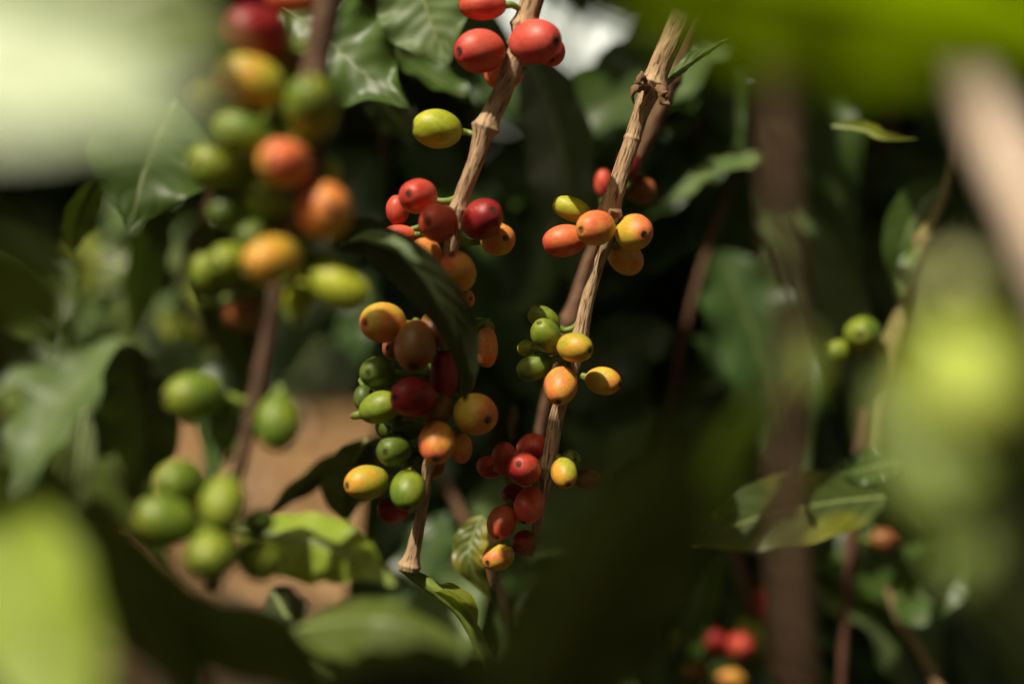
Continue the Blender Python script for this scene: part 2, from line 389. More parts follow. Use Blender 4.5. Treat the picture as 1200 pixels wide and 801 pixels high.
def calyx_mesh():
    vs, fs = [], []; nu = 20
    prof = [(0.0, 0.02), (0.04, 0.045), (0.065, 0.01), (0.12, 0.005), (0.15, 0.04), (0.18, 0.03), (0.21, -0.04)]
    r = random.Random(3)
    for k, (rr, z) in enumerate(prof):
        for j in range(nu):
            a = 2 * pi * j / nu; q = rr * (1 + 0.1 * r.uniform(-1, 1))
            vs.append((q * cos(a), q * sin(a), 0.945 + z + 0.006 * r.uniform(-1, 1)))
    for k in range(len(prof) - 1):
        for j in range(nu): fs.append((k * nu + j, (k + 1) * nu + j, (k + 1) * nu + (j + 1) % nu, k * nu + (j + 1) % nu))
    return mesh('calyx', vs, fs)
CALYX = calyx_mesh(); CALYX.materials.append(M_CALYX)

def tube(name, pp, m, parent, segs=28, step=0.0006, rough=0.12, seed=1, nodes=()):
    """pp: list of (px,py,D,rpx); nodes: list of (px,py) collars"""
    pts = [(*P(x, y, D), r * D / FPX) for x, y, D, r in pp]
    L = sum((Vector(pts[i + 1][:3]) - Vector(pts[i][:3])).length for i in range(len(pts) - 1))
    n = max(16, int(L / step))
    sp = spline(pts, n); ds = [0]
    for i in range(1, n): ds.append(ds[-1] + (Vector(sp[i][:3]) - Vector(sp[i - 1][:3])).length)
    nd = []
    for (x, y, *k) in nodes:
        best = min(range(n), key=lambda i: (proj(Vector(sp[i][:3])) - Vector((x, y))).length)
        nd.append((ds[best], k[0] if k else 0.3, k[1] if len(k) > 1 else 0.0025))
    def ring(d, a):
        f = 1
        for (dn, amp, wd) in nd:
            q = (d - dn) / wd
            f += amp * exp(-q * q) * (1 + 0.5 * noise.noise(Vector((cos(a) * 2, sin(a) * 2, dn * 500))))
            q2 = (d - dn) / 0.0005
            f += amp * 0.35 * exp(-q2 * q2) * (1 + noise.noise(Vector((cos(a) * 4, sin(a) * 4, dn * 900))))
        return f
    return link(name, tube_mesh(name, pts, segs=segs, n=n, rough=rough, seed=seed, ringfn=ring), m, parent), sp
def proj(v):
    d = v - CAM; D = d.dot(FWD)
    return Vector((600 + d.dot(RT) / D * FPX, 400.5 - d.dot(UP) / D * FPX))

def add_cherries(root, sp, D0, lst, pale_stalk=M_STALK, lod=0, label=True):
    """lst: (px,py,rx,ry,color,dz_mm[,angle_deg]); dz negative = nearer the camera. sp: stem samples"""
    R = []
    for e in lst:
        px, py, rx, ry, c, dz = e[:6]
        R.append([px, py, rx, ry, c, D0 + dz / 1000, e[6] if len(e) > 6 else None])
    for it in range(60):                   # push overlapping fruit apart in depth
        for i in range(len(R)):
            for j in range(i + 1, len(R)):
                a, b = R[i], R[j]
                ra = (a[2] + a[3]) / 2 * a[5] / FPX; rb = (b[2] + b[3]) / 2 * b[5] / FPX
                d = P(a[0], a[1], a[5]) - P(b[0], b[1], b[5]); gap = (ra + rb) * 0.93 - d.length
                if gap > 0:
                    s = 1 if a[5] >= b[5] else -1
                    a[5] += s * gap * 0.35; b[5] -= s * gap * 0.35
        for a in R:                        # keep off the stem
            ra = min(a[2], a[3]) * a[5] / FPX; c = P(a[0], a[1], a[5])
            q = min(sp, key=lambda s: (Vector(s[:3]) - c).length); d = c - Vector(q[:3]); gap = ra + q[3] * 0.9 - d.length
            if gap > 0: a[5] += (1 if d.dot(FWD) > 0 else -1) * gap * 0.5
    for k, (px, py, rx, ry, col, D, ang) in enumerate(R):
        c = P(px, py, D); q = min(sp, key=lambda s: (Vector(s[:3]) - c).length + 0.3 * abs((Vector(s[:3]) - c).z)); st = Vector(q[:3])
        out = proj(c) - proj(st); big, sm = max(rx, ry), min(rx, ry)
        if big / sm < 1.09:
            d2 = Vector((out.x, -out.y)); d2 = d2.normalized() if d2.length > 3 else Vector((0.3, -0.9)).normalized()
            if ang is not None: d2 = Vector((cos(radians(ang)), sin(radians(ang))))
        else:
            a0 = radians(ang) if ang is not None else (0 if rx >= ry else pi / 2)
            d2 = Vector((cos(a0), sin(a0)))
            if ang is None and d2.dot(Vector((out.x, -out.y))) < 0: d2 = -d2
        Lr = max(big, sm * 1.27); c2 = min(1, max(0.12, (big * big - sm * sm) / max(1e-6, Lr * Lr - sm * sm)))
        front = 1 if D < q_depth(st) + 0.004 else -1
        ax = (RT * d2.x + UP * d2.y) * sqrt(c2) - FWD * front * sqrt(1 - c2); ax.normalize()
        s = D / FPX
        rot = ax.to_track_quat('Z', 'Y').to_matrix().to_4x4() @ Matrix.Rotation(rnd.uniform(0, 6.28), 4, 'Z')
        M = Matrix.Translation(c) @ rot @ Matrix.Diagonal((sm * s, sm * s, Lr * s, 1))
        ch = link('cherry', get_cherry(col, k % 5), None, root, M)
        if label: ch['label'] = WORD[col]
        if lod < 1: link('calyx', CALYX, None, ch, M)
        if lod < 2:
            b0 = c - ax * Lr * s * 0.93; b1 = b0 - ax * 0.0022
            mid_ = b1.lerp(st, 0.5) + Vector((0, 0, -0.0008))
            if (b0 - st).length > 0.001:
                pm = tube_mesh('pedicel', [(*b0, 0.0011), (*b1, 0.0009), (*mid_, 0.0009), (*st, 0.0014)], segs=9, n=16, rough=0.12, seed=k)
                link('pedicel', pm, pale_stalk, ch)
def q_depth(v): return (v - CAM).dot(FWD)

# ------------------------------------------------------------------ setting: soil, foliage masses
def soil():
    m, n, b = mat('soil')
    tc = node(n, 'ShaderNodeTexCoord')
    n1 = node(n, 'ShaderNodeTexNoise'); n1.inputs['Scale'].default_value = 0.9; n1.inputs['Detail'].default_value = 8
    n2 = node(n, 'ShaderNodeTexNoise'); n2.inputs['Scale'].default_value = 30; n2.inputs['Detail'].default_value = 6
    for x in (n1, n2): n.links.new(tc.outputs['Object'], x.inputs['Vector'])
    c = mixc(n, ramp(n, n1.outputs[0], 0.35, 0.65), (0.23, 0.13, 0.055), (0.36, 0.21, 0.085))
    c = mixc(n, math_(n, 'MULTIPLY', ramp(n, n2.outputs[0], 0.5, 0.7), 0.5), c, (0.15, 0.08, 0.04))
    n.links.new(c, b.inputs['Base Color']); b.inputs['Roughness'].default_value = 0.95
    bp = node(n, 'ShaderNodeBump'); bp.inputs['Distance'].default_value = 0.03; n.links.new(n2.outputs[0], bp.inputs['Height']); n.links.new(bp.outputs[0], b.inputs['Normal'])
    vs, fs = [], []; K = 60
    for i in range(K + 1):
        for j in range(K + 1):
            x = (i / K * 2 - 1); y = (j / K * 2 - 1); X = math.copysign(abs(x) ** 2.5, x) * 200; Y = math.copysign(abs(y) ** 2.5, y) * 200
            vs.append((X, Y, 0.05 * noise.noise(Vector((X, Y, 0)))))
    for i in range(K):
        for j in range(K): fs.append((i * (K + 1) + j, (i + 1) * (K + 1) + j, (i + 1) * (K + 1) + j + 1, i * (K + 1) + j + 1))
    tag(link('ground', mesh('ground', vs, fs), m), 'dry tan soil between the coffee rows', 'ground', kind='structure')
soil()

def foliage_mass(name, spots, m, seed, label, cat='foliage'):
    """one object of many leaf blades. spots: (pos, length)"""
    r = random.Random(seed); VS, FS, UV, TN = [], [], [], []
    for pos, L in spots:
        d = Vector((r.gauss(0, 1), r.gauss(0, 1), -0.5 + r.gauss(0, 0.7))).normalized()
        side = d.cross(Vector((r.gauss(0, .5), r.gauss(0, .5), 1))).normalized(); nn = side.cross(d)
        k = len(VS); hw = L * r.uniform(0.17, 0.23); droop = r.uniform(0.05, 0.3); tn = r.uniform(-0.5, 0.5)
        st = 5
        for i in range(st + 1):
            t = i / st; c = Vector(pos) + d * L * (t - 0.5) - Vector((0, 0, 1)) * droop * L * t * t
            wd = hw * wprof(t) + 1e-4
            for v in (-1, 0, 1):
                VS.append(c + side * v * wd + nn * abs(v) * wd * 0.3 + nn * (0.12 * wd * sin(i * 2.5 + v))); UV.append((t, 0.5 + v / 2)); TN.append(tn)
        for i in range(st):
            for j in range(2): FS.append((k + i * 3 + j, k + i * 3 + j + 1, k + (i + 1) * 3 + j + 1, k + (i + 1) * 3 + j))
    return tag(link(name, mesh(name, VS, FS, UV, TN), m), label, cat, kind='stuff')

def in_gap(px, py):                       # the opening between the plants through which the soil shows
    return (90 < px < 470 and 380 < py < 760 and not (px < 150 and py < 500)) or (px > 430 and px < 520 and 600 < py < 680)
def sky_hole(px, py, m=0):
    return any(rr + m > 0 and (px - x) ** 2 + (py - y) ** 2 < (rr + m) ** 2 for x, y, rr in ((692, 45, 24), (608, 10, 14), (566, 172, -40)))
# dense shrubs behind: blades fill 1.0 - 2.6 m
sp_ = []
r = random.Random(11)
while len(sp_) < 5200:
    D = r.uniform(0.95, 2.5); px = r.uniform(-700, 1900); py = r.uniform(-500, 1100)
    pos = P(px, py, D)
    if pos.z < 0.05: continue
    mg = 0.055 / D * FPX
    if any(in_gap(px + a * mg, py + b * mg) for a in (-1, 0, 1) for b in (-1, 0, 1)): continue
    if 70 < px < 480 and py > 340: continue
    if sky_hole(px, py, mg): continue
    sp_.append((pos, r.uniform(0.10, 0.17)))
foliage_mass('shrub_foliage', sp_, L_DARK, 5, 'dense dark leaves of the coffee shrubs closing the view behind the branches')
sp_ = []
while len(sp_) < 1800: sp_.append((Vector((r.uniform(-3.2, 1), r.uniform(2.6, 6.6), r.uniform(0.02, 0.05))), r.uniform(0.08, 0.15)))
LITTER = foliage_mass('leaf_litter', sp_, L_LITTER, 12, 'fallen dry leaves scattered over the tan soil', 'leaf litter')
# farther row, beyond the strip of soil
sp_ = []
while len(sp_) < 8000:
    x = r.uniform(-5, 4); y = r.uniform(6.7, 9.0); z = r.uniform(0.0, 2.6)
    pos = Vector((x, y, z)); q = proj(pos)
    if sky_hole(q.x, q.y, 18): continue
    sp_.append((pos, r.uniform(0.18, 0.34)))
foliage_mass('far_foliage', sp_, L_DARK, 6, 'leafy coffee row in the distance beyond the strip of soil')
LIT = [P(*q) for q in ((95, 300, .72), (45, 360, .78), (115, 375, .8), (205, 330, .72), (30, 470, .75), (70, 500, .58), (130, 480, .61), (1040, 300, .5), (860, 190, .52), (1020, 590, .475),
     
      (430, 60, .455), (510, 30, .45), (150, 200, .46), (1000, 700, .7), (400, 330, .72), (330, 420, .9))]
DAP = [P(*q) for q in ((640, 85, .6), (525, 118, .475), (480, 60, .47), (860, 110, .6), (960, 270, .6), (800, 460, .66), (720, 350, .7), (1060, 250, .6), (950, 470, .62), (600, 330, .62), (560, 620, .58), (820, 60, .6), (1010, 230, .6), (870, 520, .6), (900, 330, .64), (780, 250, .7), (1100, 120, .6))]
def lit(pos, rad=.05):
    for q in LIT:
        v = pos - q; k = v.dot(SUN); left = .035 if q.x < -.12 else 0
        if k > 0.03 and (v - SUN * k).length < rad + left: return True
    for q in DAP:
        v = pos - q; k = v.dot(SUN)
        if k > 0.03 and (v - SUN * k).length < (.018 if rad < .05 else .075): return True
    return False
# unseen canopy added above to shade everything behind the fruit, with gaps for dapples
sp_ = []
def above(n, ys0, ys1, xw, h0, h1, l0, l1, rad):
    k = 0
    while k < n:
        h = r.uniform(h0, h1); y = r.uniform(ys0, ys1) + SUN.y / SUN.z * h; x = r.uniform(-xw, xw) + SUN.x / SUN.z * h
        pos = Vector((x, y, 1.2 + h)); q = proj(pos); m = l1 * .5 / y * FPX
        if q.y > -20 - m or lit(pos, rad): continue
        sp_.append((pos, r.uniform(l0, l1))); k += 1
above(2600, .49, .95, .55, .20, .45, .05, .08, .03)
above(8000, .85, 3.2, 1.9, .30, .9, .13, .20, .10)
foliage_mass('shading_canopy', sp_, L_DARK, 8, 'unseen leaves added overhead to shade the view behind the branches')

# unseen shrubs around the photographer, added to cut sky fill, open towards the sun
sp_ = []
while len(sp_) < 6500:
    th = r.uniform(0, 2 * pi); rad = r.uniform(0.75, 2.0); z = r.uniform(0.1, 3.0)
    pos = Vector((cos(th) * rad, 0.2 + sin(th) * rad, z))
    if z > 2.2: pos = Vector((pos.x * r.random(), 0.2 + (pos.y - 0.2) * r.random(), z))
    if pos.y > 0.9: continue
    q = (pos - CAM).dot(FWD)
    if q > 0.02 and abs(pos.x) < 0.42 * q + 0.12 and abs((pos - CAM).dot(UP)) < 0.3 * q + 0.12: continue
    ok = True
    for o_ in ((0, .35), (0.05, .15), (-.12, .3), (.12, .35), (-.06, .13), (-.24, .72), (-.18, .80)):
        v = pos - Vector((o_[0], o_[1], 1.2)); kk = v.dot(SUN)
        if kk > 0 and (v - SUN * kk).length < 0.31: ok = False
    if ok: sp_.append((pos, r.uniform(0.16, 0.26)))
foliage_mass('unseen_near_foliage', sp_, L_DARK, 9, 'unseen leaves of the near shrubs, added to cut the sky fill')

# ------------------------------------------------------------------ fruiting branches
GB = 'coffee branches carrying cherries'
def branch(loc_px, label): return tag(empty('coffee_branch', P(*loc_px)), label, 'coffee branch', GB)

# --- branch in focus
b3 = branch((800, 15, 0.40), 'sharp tan woody branch right of centre with orange, yellow and red cherries in three clusters')
st, sp3 = tube('stem', [(845, -110, .40, 15), (820, -40, .40, 14.5), (801, 15, .40, 14), (780, 62, .40, 13), (765, 98, .40, 13), (750, 135, .40, 9.5), (737, 176, .40, 9.8), (722, 222, .40, 10.5), (715, 246, .40, 11.5),
                        (704, 300, .40, 7.5), (689, 350, .40, 8), (681, 388, .40, 9), (669, 440, .40, 7.5), (653, 485, .40, 8.5), (645, 530, .40, 9), (640, 560, .40, 9), (632, 600, .402, 6), (622, 650, .405, 4)],
               BARK, b3, segs=40, step=0.00035, rough=0.09, nodes=[(765, 98, .30, .0016), (716, 248, .16, .002), (744, 163, .07, .0005), (680, 395, .18, .002), (642, 548, .2, .002)])
def dry_bit(pp, parent, seed, name='dried_fruit_stalk'):
    pts = [(*P(x, y, D), r_ * D / FPX) for x, y, D, r_ in pp]
    link(name, tube_mesh(name, pts, segs=12, n=40, rough=0.9, seed=seed), M_DRY, parent)
dry_bit([(760, 100, .397, 5), (750, 103, .395, 4), (744, 104, .394, 5), (741, 112, .394, 2), (743, 122, .395, .6)], b3, 3)
dry_bit([(770, 104, .396, 4), (777, 106, .394, 5), (775, 114, .394, 3), (779, 119, .394, 4.5), (785, 123, .393, 1)], b3, 5)
dry_bit([(773, 110, .3945, 3), (779, 109, .393, 3), (783, 108, .393, .6)], b3, 8)
dry_bit([(756, 94, .397, 2), (752, 90, .395, 4), (748, 95, .394, 3), (744, 98, .394, 1)], b3, 9)
dry_bit([(714, 250, .3935, 4), (722, 250, .3925, 6), (728, 254, .392, 3)], b3, 11)
add_cherries(b3, sp3, .40, [
    (698, 267, 24, 21, 'orange', -11, 190), (743, 272, 23, 22, 'amber', -7, -25), (661, 282, 26, 19, 'coral', -3, 190), (670, 245, 24, 15, 'lime', 3, 160),
    (733, 302, 23, 20, 'amber', 9, -40),
    (640, 393, 18, 21, 'green', -7, 120), (637, 373, 20, 15, 'green', 1, 150), (674, 407, 21, 18, 'yellow', -12, -10), (657, 452, 20, 23, 'amber', -9, -100),
    (626, 430, 22, 16, 'green', -1, 200), (617, 408, 11, 10, 'lime', 6), (707, 446, 21, 17, 'amber', -2, -12),
    (614, 549, 20, 21, 'red', -11, 130), (592, 538, 17, 21, 'red', -4, 100), (573, 547, 14, 15, 'red', 5), (625, 525, 20, 18, 'red', 6), (661, 554, 18, 16, 'yellow', -8, -70), (668, 538, 12, 12, 'green', 3),
    (688, 561, 17, 12, 'brown', 6),
    (620, 592, 18, 22, 'coral', -6, 250), (588, 612, 17, 20, 'coral', -5, 250), (584, 652, 19, 17, 'amber', -6, 200), (602, 580, 14, 14, 'crimson', 5), (614, 636, 15, 15, 'crimson', 3)])
# twisted narrow leaf from the node
pleaf('leaf', [(758, 128, .405), (775, 104, .405), (800, 82, .408), (828, 62, .412), (858, 42, .418)], 13, (-.5, .55, .65), L_GREY, parent=b3, fold=0.5, wave=.25, seed=2, nu=44, acu=.3)['label'] = 'narrow pale folded leaf'

# --- branch close behind it
b3b = branch((795, 50, .455), 'slightly blurred brown branch directly behind the sharp one, with three dark red cherries')
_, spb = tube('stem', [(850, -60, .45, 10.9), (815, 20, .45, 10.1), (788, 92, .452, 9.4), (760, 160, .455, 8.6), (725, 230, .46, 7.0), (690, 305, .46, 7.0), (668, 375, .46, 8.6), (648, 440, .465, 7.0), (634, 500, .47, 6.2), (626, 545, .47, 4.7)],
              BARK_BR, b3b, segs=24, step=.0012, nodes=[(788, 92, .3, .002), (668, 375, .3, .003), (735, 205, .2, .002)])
add_cherries(b3b, spb, .46, [(736, 193, 14, 19, 'crimson', -3), (707, 215, 11, 17, 'red', -2), (752, 223, 17, 17, 'brown', 2)])

# --- branch left of centre
b2 = branch((620, 10, .39), 'long tan fruiting branch left of centre, laden with red and orange cherries above green ones')
_, sp2 = tube('stem', [(680, -130, .392, 16), (645, -60, .39, 15), (622, 5, .388, 14), (607, 60, .388, 12), (590, 105, .388, 11.5), (570, 148, .388, 12), (557, 190, .388, 9.5), (540, 235, .389, 9), (530, 285, .39, 9), (521, 340, .392, 9),
                       (517, 400, .394, 7), (512, 460, .394, 7), (506, 520, .392, 6.5), (500, 560, .39, 6.5), (492, 610, .39, 7), (484, 645, .39, 8.5), (479, 668, .39, 11.5)],
              BARK, b2, segs=36, step=.0004, rough=.08, nodes=[(569, 150, .3, .002), (613, 32, .25, .002), (538, 245, .2, .002), (524, 320, .25, .002), (514, 430, .25, .002), (502, 545, .2, .002), (479, 662, .2, .0015)])
add_cherries(b2, sp2, .39, [
    (565, 6, 28, 18, 'red', -5), (512, 151, 29, 23, 'lime', -1, 175), (562, 60, 30, 26, 'rose', -7, 190), (627, 49, 31, 27, 'rose', -12, -10), (646, 60, 17, 19, 'red', 0), (590, 86, 23, 20, 'coral', 8),
    (490, 230, 22, 22, 'red', -5), (466, 246, 14, 18, 'red', 6), (514, 261, 24, 23, 'red', -13), (565, 257, 26, 24, 'crimson', -8, 35), (583, 280, 21, 20, 'amber', 3), (467, 275, 20, 12, 'coral', 4),
    (497, 298, 20, 20, 'orange', -4), (537, 317, 21, 24, 'orange', -9, 110), (544, 350, 12, 13, 'amber', 0),
    (449, 378, 27, 24, 'amber', -6, 180), (486, 405, 26, 30, 'brown', -10), (462, 408, 14, 14, 'brown', 6), (442, 436, 20, 20, 'darkgreen', -2), (445, 477, 25, 20, 'green', -6, 20), (426, 466, 12, 15, 'darkgreen', 3),
    (484, 465, 27, 24, 'crimson', -12), (570, 407, 14, 24, 'amber', 4), (563, 384, 17, 13, 'green', 8), (557, 485, 27, 25, 'amber', -6, -20), (512, 518, 22, 25, 'orange', -10), (541, 525, 14, 18, 'orange', 2),
    (462, 527, 20, 20, 'darkgreen', -3), (430, 565, 26, 22, 'yellow', -4, 185), (478, 574, 21, 24, 'green', -9), (460, 597, 19, 15, 'crimson', 3), (520, 440, 18, 30, 'crimson', 4), (476, 500, 20, 16, 'darkgreen', 4),
    (540, 445, 18, 20, 'brown', 9), (500, 440, 18, 20, 'darkgreen', 8), (510, 385, 20, 22, 'brown', -3), (505, 545, 17, 16, 'brown', 6), (512, 478, 18, 20, 'brown', -2), (488, 545, 16, 16, 'darkgreen', 4), (455, 500, 16, 15, 'darkgreen', 5)])
pleaf('leaf', [(392, 290, .364), (430, 278, .357), (478, 306, .352), (520, 352, .352), (546, 410, .358), (545, 472, .367)], 34, (-.25, -.5, .8), L_THICK, parent=b2, fold=.18, wave=.05, seed=3, nu=50, face=-1, rib=None, acu=.2)['label'] = 'drooping curved dark leaf'
pleaf('leaf', [(395, 290, .363), (428, 277, .353), (465, 288, .346), (500, 314, .343)], 13, (-.1, .75, .65), L_GREY, parent=b2, fold=.2, wave=.05, seed=4, rib=None)['label'] = 'upper lit side of a curled leaf'
# green shoot at the foot of the branch
b2b = branch((500, 690, .392), 'short green shoot below the foot of the centre-left branch')
tube('stem', [(470, 664, .394, 5), (488, 676, .393, 7), (512, 692, .392, 8), (545, 722, .392, 8), (580, 790, .395, 8)], M_STALK, b2b, segs=16, step=.001)
pleaf('leaf', [(505, 690, .392), (528, 692, .39), (552, 712, .388), (560, 740, .39)], 12, (.3, .8, .5), L_LIME, parent=b2b, nu=20, rib=None)

# --- blurred branch at the left
b1 = branch((385, 0, .315), 'blurred branch at the left with clusters of green, yellow and orange cherries')
D1 = .305
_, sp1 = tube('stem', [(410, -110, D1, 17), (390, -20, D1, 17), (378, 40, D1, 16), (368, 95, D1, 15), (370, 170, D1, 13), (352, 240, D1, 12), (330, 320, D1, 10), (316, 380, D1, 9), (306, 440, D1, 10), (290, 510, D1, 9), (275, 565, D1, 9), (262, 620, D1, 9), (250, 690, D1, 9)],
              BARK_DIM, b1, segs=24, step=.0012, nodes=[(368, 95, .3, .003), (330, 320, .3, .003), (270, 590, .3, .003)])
add_cherries(b1, sp1, D1, [
    (300, 38, 36, 33, 'crimson', 4), (345, -4, 36, 21, 'coral', 2), (293, 96, 43, 31, 'yellow', -10, 165), (365, 126, 32, 36, 'green', -10), (283, 156, 35, 25, 'green', -12, 165),
    (325, 142, 19, 21, 'green', 2), (334, 191, 31, 30, 'orange', -14), (380, 201, 19, 20, 'lime', 4), (380, 247, 34, 35, 'orange', -8), (258, 195, 35, 32, 'green', 2), (262, 246, 19, 21, 'darkgreen', 6),
    (303, 236, 39, 36, 'green', 6), (340, 85, 28, 28, 'green', 8), (250, 118, 28, 26, 'lime', 0), (330, 270, 21, 19, 'brown', 8),
    (318, 305, 33, 29, 'yellow', -12, 200), (240, 320, 19, 24, 'green', 2), (268, 309, 24, 24, 'green', -4), (398, 337, 37, 25, 'lime', -6, -20), (374, 310, 28, 17, 'green', 6, -15), (351, 347, 18, 24, 'lime', 0), (285, 366, 28, 24, 'brown', 6),
    (228, 465, 34, 29, 'green', 2, 180), (264, 497, 21, 30, 'darkgreen', 8), (326, 495, 27, 33, 'green', -4),
    (211, 566, 29, 28, 'green', 2), (194, 609, 36, 29, 'green', -8, 160), (262, 590, 27, 31, 'green', -10), (250, 648, 29, 29, 'green', -12), (303, 655, 27, 29, 'green', -2), (303, 612, 18, 17, 'darkgreen', 6), (232, 610, 24, 24, 'darkgreen', 6), (300, 280, 24, 22, 'darkgreen', 4), (345, 285, 20, 22, 'green', 6), (290, 200, 24, 24, 'brown', 6), (325, 60, 24, 24, 'brown', 6), (352, 160, 20, 20, 'green', -2)])

# --- right-hand background branches
b4 = branch((1110, 205, .5), 'thin olive branch in the right half with one green cherry and a swollen joint')
_, sp4 = tube('stem', [(1130, 120, .5, 5), (1112, 205, .5, 5), (1100, 245, .5, 5.5), (1080, 285, .5, 9), (1073, 320, .5, 7), (1062, 360, .5, 11), (1048, 402, .5, 14), (1038, 450, .5, 10), (1025, 560, .5, 8)], BARK_OLIVE, b4, segs=20, step=.0012, nodes=[(1082, 283, .25, .003)])
add_cherries(b4, sp4, .5, [(1011, 392, 22, 22, 'green', -6), (984, 412, 17, 14, 'green', 0), (1098, 282, 17, 12, 'darkgreen', 0)])
pleaf('leaf', [(1078, 292, .495), (1066, 305, .492), (1060, 330, .49), (1054, 350, .49)], 12, (-.5, .3, .8), L_MID, parent=b4, nu=20)
pleaf('leaf', [(1112, 215, .51), (1080, 240, .51), (1058, 290, .51), (1052, 350, .515)], 30, (-.4, .1, .9), L_MID, parent=b4, nu=30, fold=.4)
b5 = branch((1005, 540, .56), 'dim brown stem low at the right holding a single dull orange cherry')
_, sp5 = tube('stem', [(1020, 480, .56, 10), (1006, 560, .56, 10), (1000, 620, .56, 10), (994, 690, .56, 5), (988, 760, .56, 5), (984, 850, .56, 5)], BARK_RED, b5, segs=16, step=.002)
add_cherries(b5, sp5, .55, [(1037, 632, 18, 14, 'brown', 0)])
b6 = branch((1055, 725, .56), 'slanting thin twig at the bottom edge on the right')
_, sp6 = tube('stem', [(1040, 690, .56, 3.5), (1055, 728, .56, 4.5), (1080, 765, .56, 5.5), (1105, 815, .56, 6)], BARK, b6, segs=16, step=.002)
pleaf('leaf', [(1045, 700, .56), (1075, 690, .55), (1110, 655, .55), (1130, 610, .55)], 45, (-.3, .3, .9), L_MID, parent=b6, nu=26)
b7 = branch((790, 770, .62), 'dim horizontal twig near the bottom with small dark red cherries in deep shade')
_, sp7 = tube('stem', [(740, 775, .62, 4), (800, 768, .62, 4), (850, 770, .62, 5), (900, 778, .62, 5), (950, 800, .62, 6)], BARK, b7, segs=12, step=.002)
add_cherries(b7, sp7, .61, [(836, 750, 15, 14, 'crimson', 2), (868, 755, 17, 17, 'red', -6), (888, 752, 14, 20, 'green', 4), (896, 706, 11, 17, 'red', 6), (783, 750, 13, 16, 'green', 0), (812, 786, 14, 11, 'brown', 2), (770, 768, 10, 12, 'green', 4), (872, 735, 12, 8, 'lime', 8), (858, 794, 17, 10, 'orange', -2)], lod=1)

# ------------------------------------------------------------------ leaves whose stalks are out of the picture
GL = 'leaves around the branches'
def tleaf(label, pp, wpx, nhc, m, group=GL, **kw):
    return tag(pleaf('coffee_leaf', pp, wpx, nhc, m, **kw), label, 'leaf', group)
tleaf('grey-green leaf with a wavy edge and sharp tip pointing down, left of the blurred cherries', [(205, 118, .475), (182, 165, .465), (165, 215, .458), (149, 279, .452)], 74, (.25, -.05, .95), L_MID, fold=.12, wave=.09, seed=5, nu=60, nv=20, acu=.75)
tleaf('dark wavy-edged leaf behind the top of the blurred branch', [(330, 5, .46), (380, 45, .455), (425, 85, .45), (480, 128, .445)], 62, (-.2, .35, .9), L_MID, fold=.15, wave=.2, seed=6, nu=60, nv=20, acu=.6)
tleaf('lighter green pointed leaf hanging at the top centre, left of the red cherries', [(480, -60, .45), (495, -5, .448), (508, 35, .446), (526, 76, .444)], 58, (-.3, .35, .85), L_GREY, fold=.15, wave=.08, seed=7, nu=60, nv=20, acu=.35)
tleaf('dark green leaf seen at a slant below the light pointed leaf', [(455, 50, .48), (490, 80, .478), (530, 105, .475), (560, 128, .472)], 24, (.3, .6, .7), L_MID, seed=8, wave=.15)
tleaf('brownish dark leaf half hidden left of the yellow-green cherry', [(420, 100, .50), (450, 125, .50), (475, 150, .5), (500, 172, .5)], 26, (-.2, .5, .8), L_THICK, seed=9, wave=.12)
tleaf('broad dull dark leaf hanging behind the gap between the two sharp branches', [(618, 60, .56), (650, 140, .55), (668, 240, .54), (672, 350, .54)], 46, (-.5, .1, .85), L_THICK, seed=10, wave=.1, fold=.2, nu=50)
tleaf('leaf edge curling in yellow-green beneath the bright blurred band, upper right', [(975, 148, .47), (1010, 152, .465), (1035, 162, .46), (1075, 163, .46)], 12, (-.1, .45, .9), L_LIME, seed=11, fold=.7, wave=.08)
tleaf('shaded leaf edge with a pale rim right of the sharp branch', [(905, 178, .52), (870, 192, .515), (838, 196, .51), (800, 205, .51)], 17, (.0, .75, .6), L_GREY, seed=12, wave=.08)
tleaf('folded leaf catching light just right of the brownish cherry', [(860, 185, .54), (820, 210, .53), (795, 232, .525), (766, 243, .52)], 13, (-.2, .8, .6), L_GREY, seed=13, wave=.08)
tleaf('long shaded leaf pointing left with a pale yellow edge, low right of centre', [(1040, 582, .475), (980, 588, .472), (910, 600, .468), (850, 618, .465), (783, 636, .46)], 44, (0, .35, .9), L_TURN, seed=14, wave=.06, fold=.06, nu=60, nv=20, acu=.3)
tleaf('small round-tipped green leaf behind the blurred brown twig, right', [(1060, 540, .48), (1030, 545, .48), (1000, 552, .478), (972, 548, .476)], 24, (-.2, .5, .8), L_MID, seed=15, wave=.15)
tleaf('speckled yellowing leaf beneath the lowest orange cherry', [(566, 604, .44), (553, 632, .438), (552, 662, .436), (578, 706, .44)], 21, (-.2, .3, .9), L_BLIGHT, seed=16, wave=.15, fold=.2, nu=50)
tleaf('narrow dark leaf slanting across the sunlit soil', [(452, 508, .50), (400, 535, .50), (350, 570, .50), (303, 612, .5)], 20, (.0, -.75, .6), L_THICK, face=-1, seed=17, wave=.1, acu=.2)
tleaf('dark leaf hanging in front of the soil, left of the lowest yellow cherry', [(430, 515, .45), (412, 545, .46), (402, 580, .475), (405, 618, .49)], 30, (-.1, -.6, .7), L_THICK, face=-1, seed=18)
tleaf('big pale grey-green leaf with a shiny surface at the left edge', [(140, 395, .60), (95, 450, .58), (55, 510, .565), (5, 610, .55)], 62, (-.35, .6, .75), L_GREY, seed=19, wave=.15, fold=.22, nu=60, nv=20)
tleaf('glossy leaf with white glints beside the big pale one at the left', [(115, 425, .62), (135, 455, .61), (130, 500, .60), (95, 560, .59)], 42, (-.2, .55, .8), L_GREY, seed=20, wave=.35, fold=.3, nu=50, nv=20)
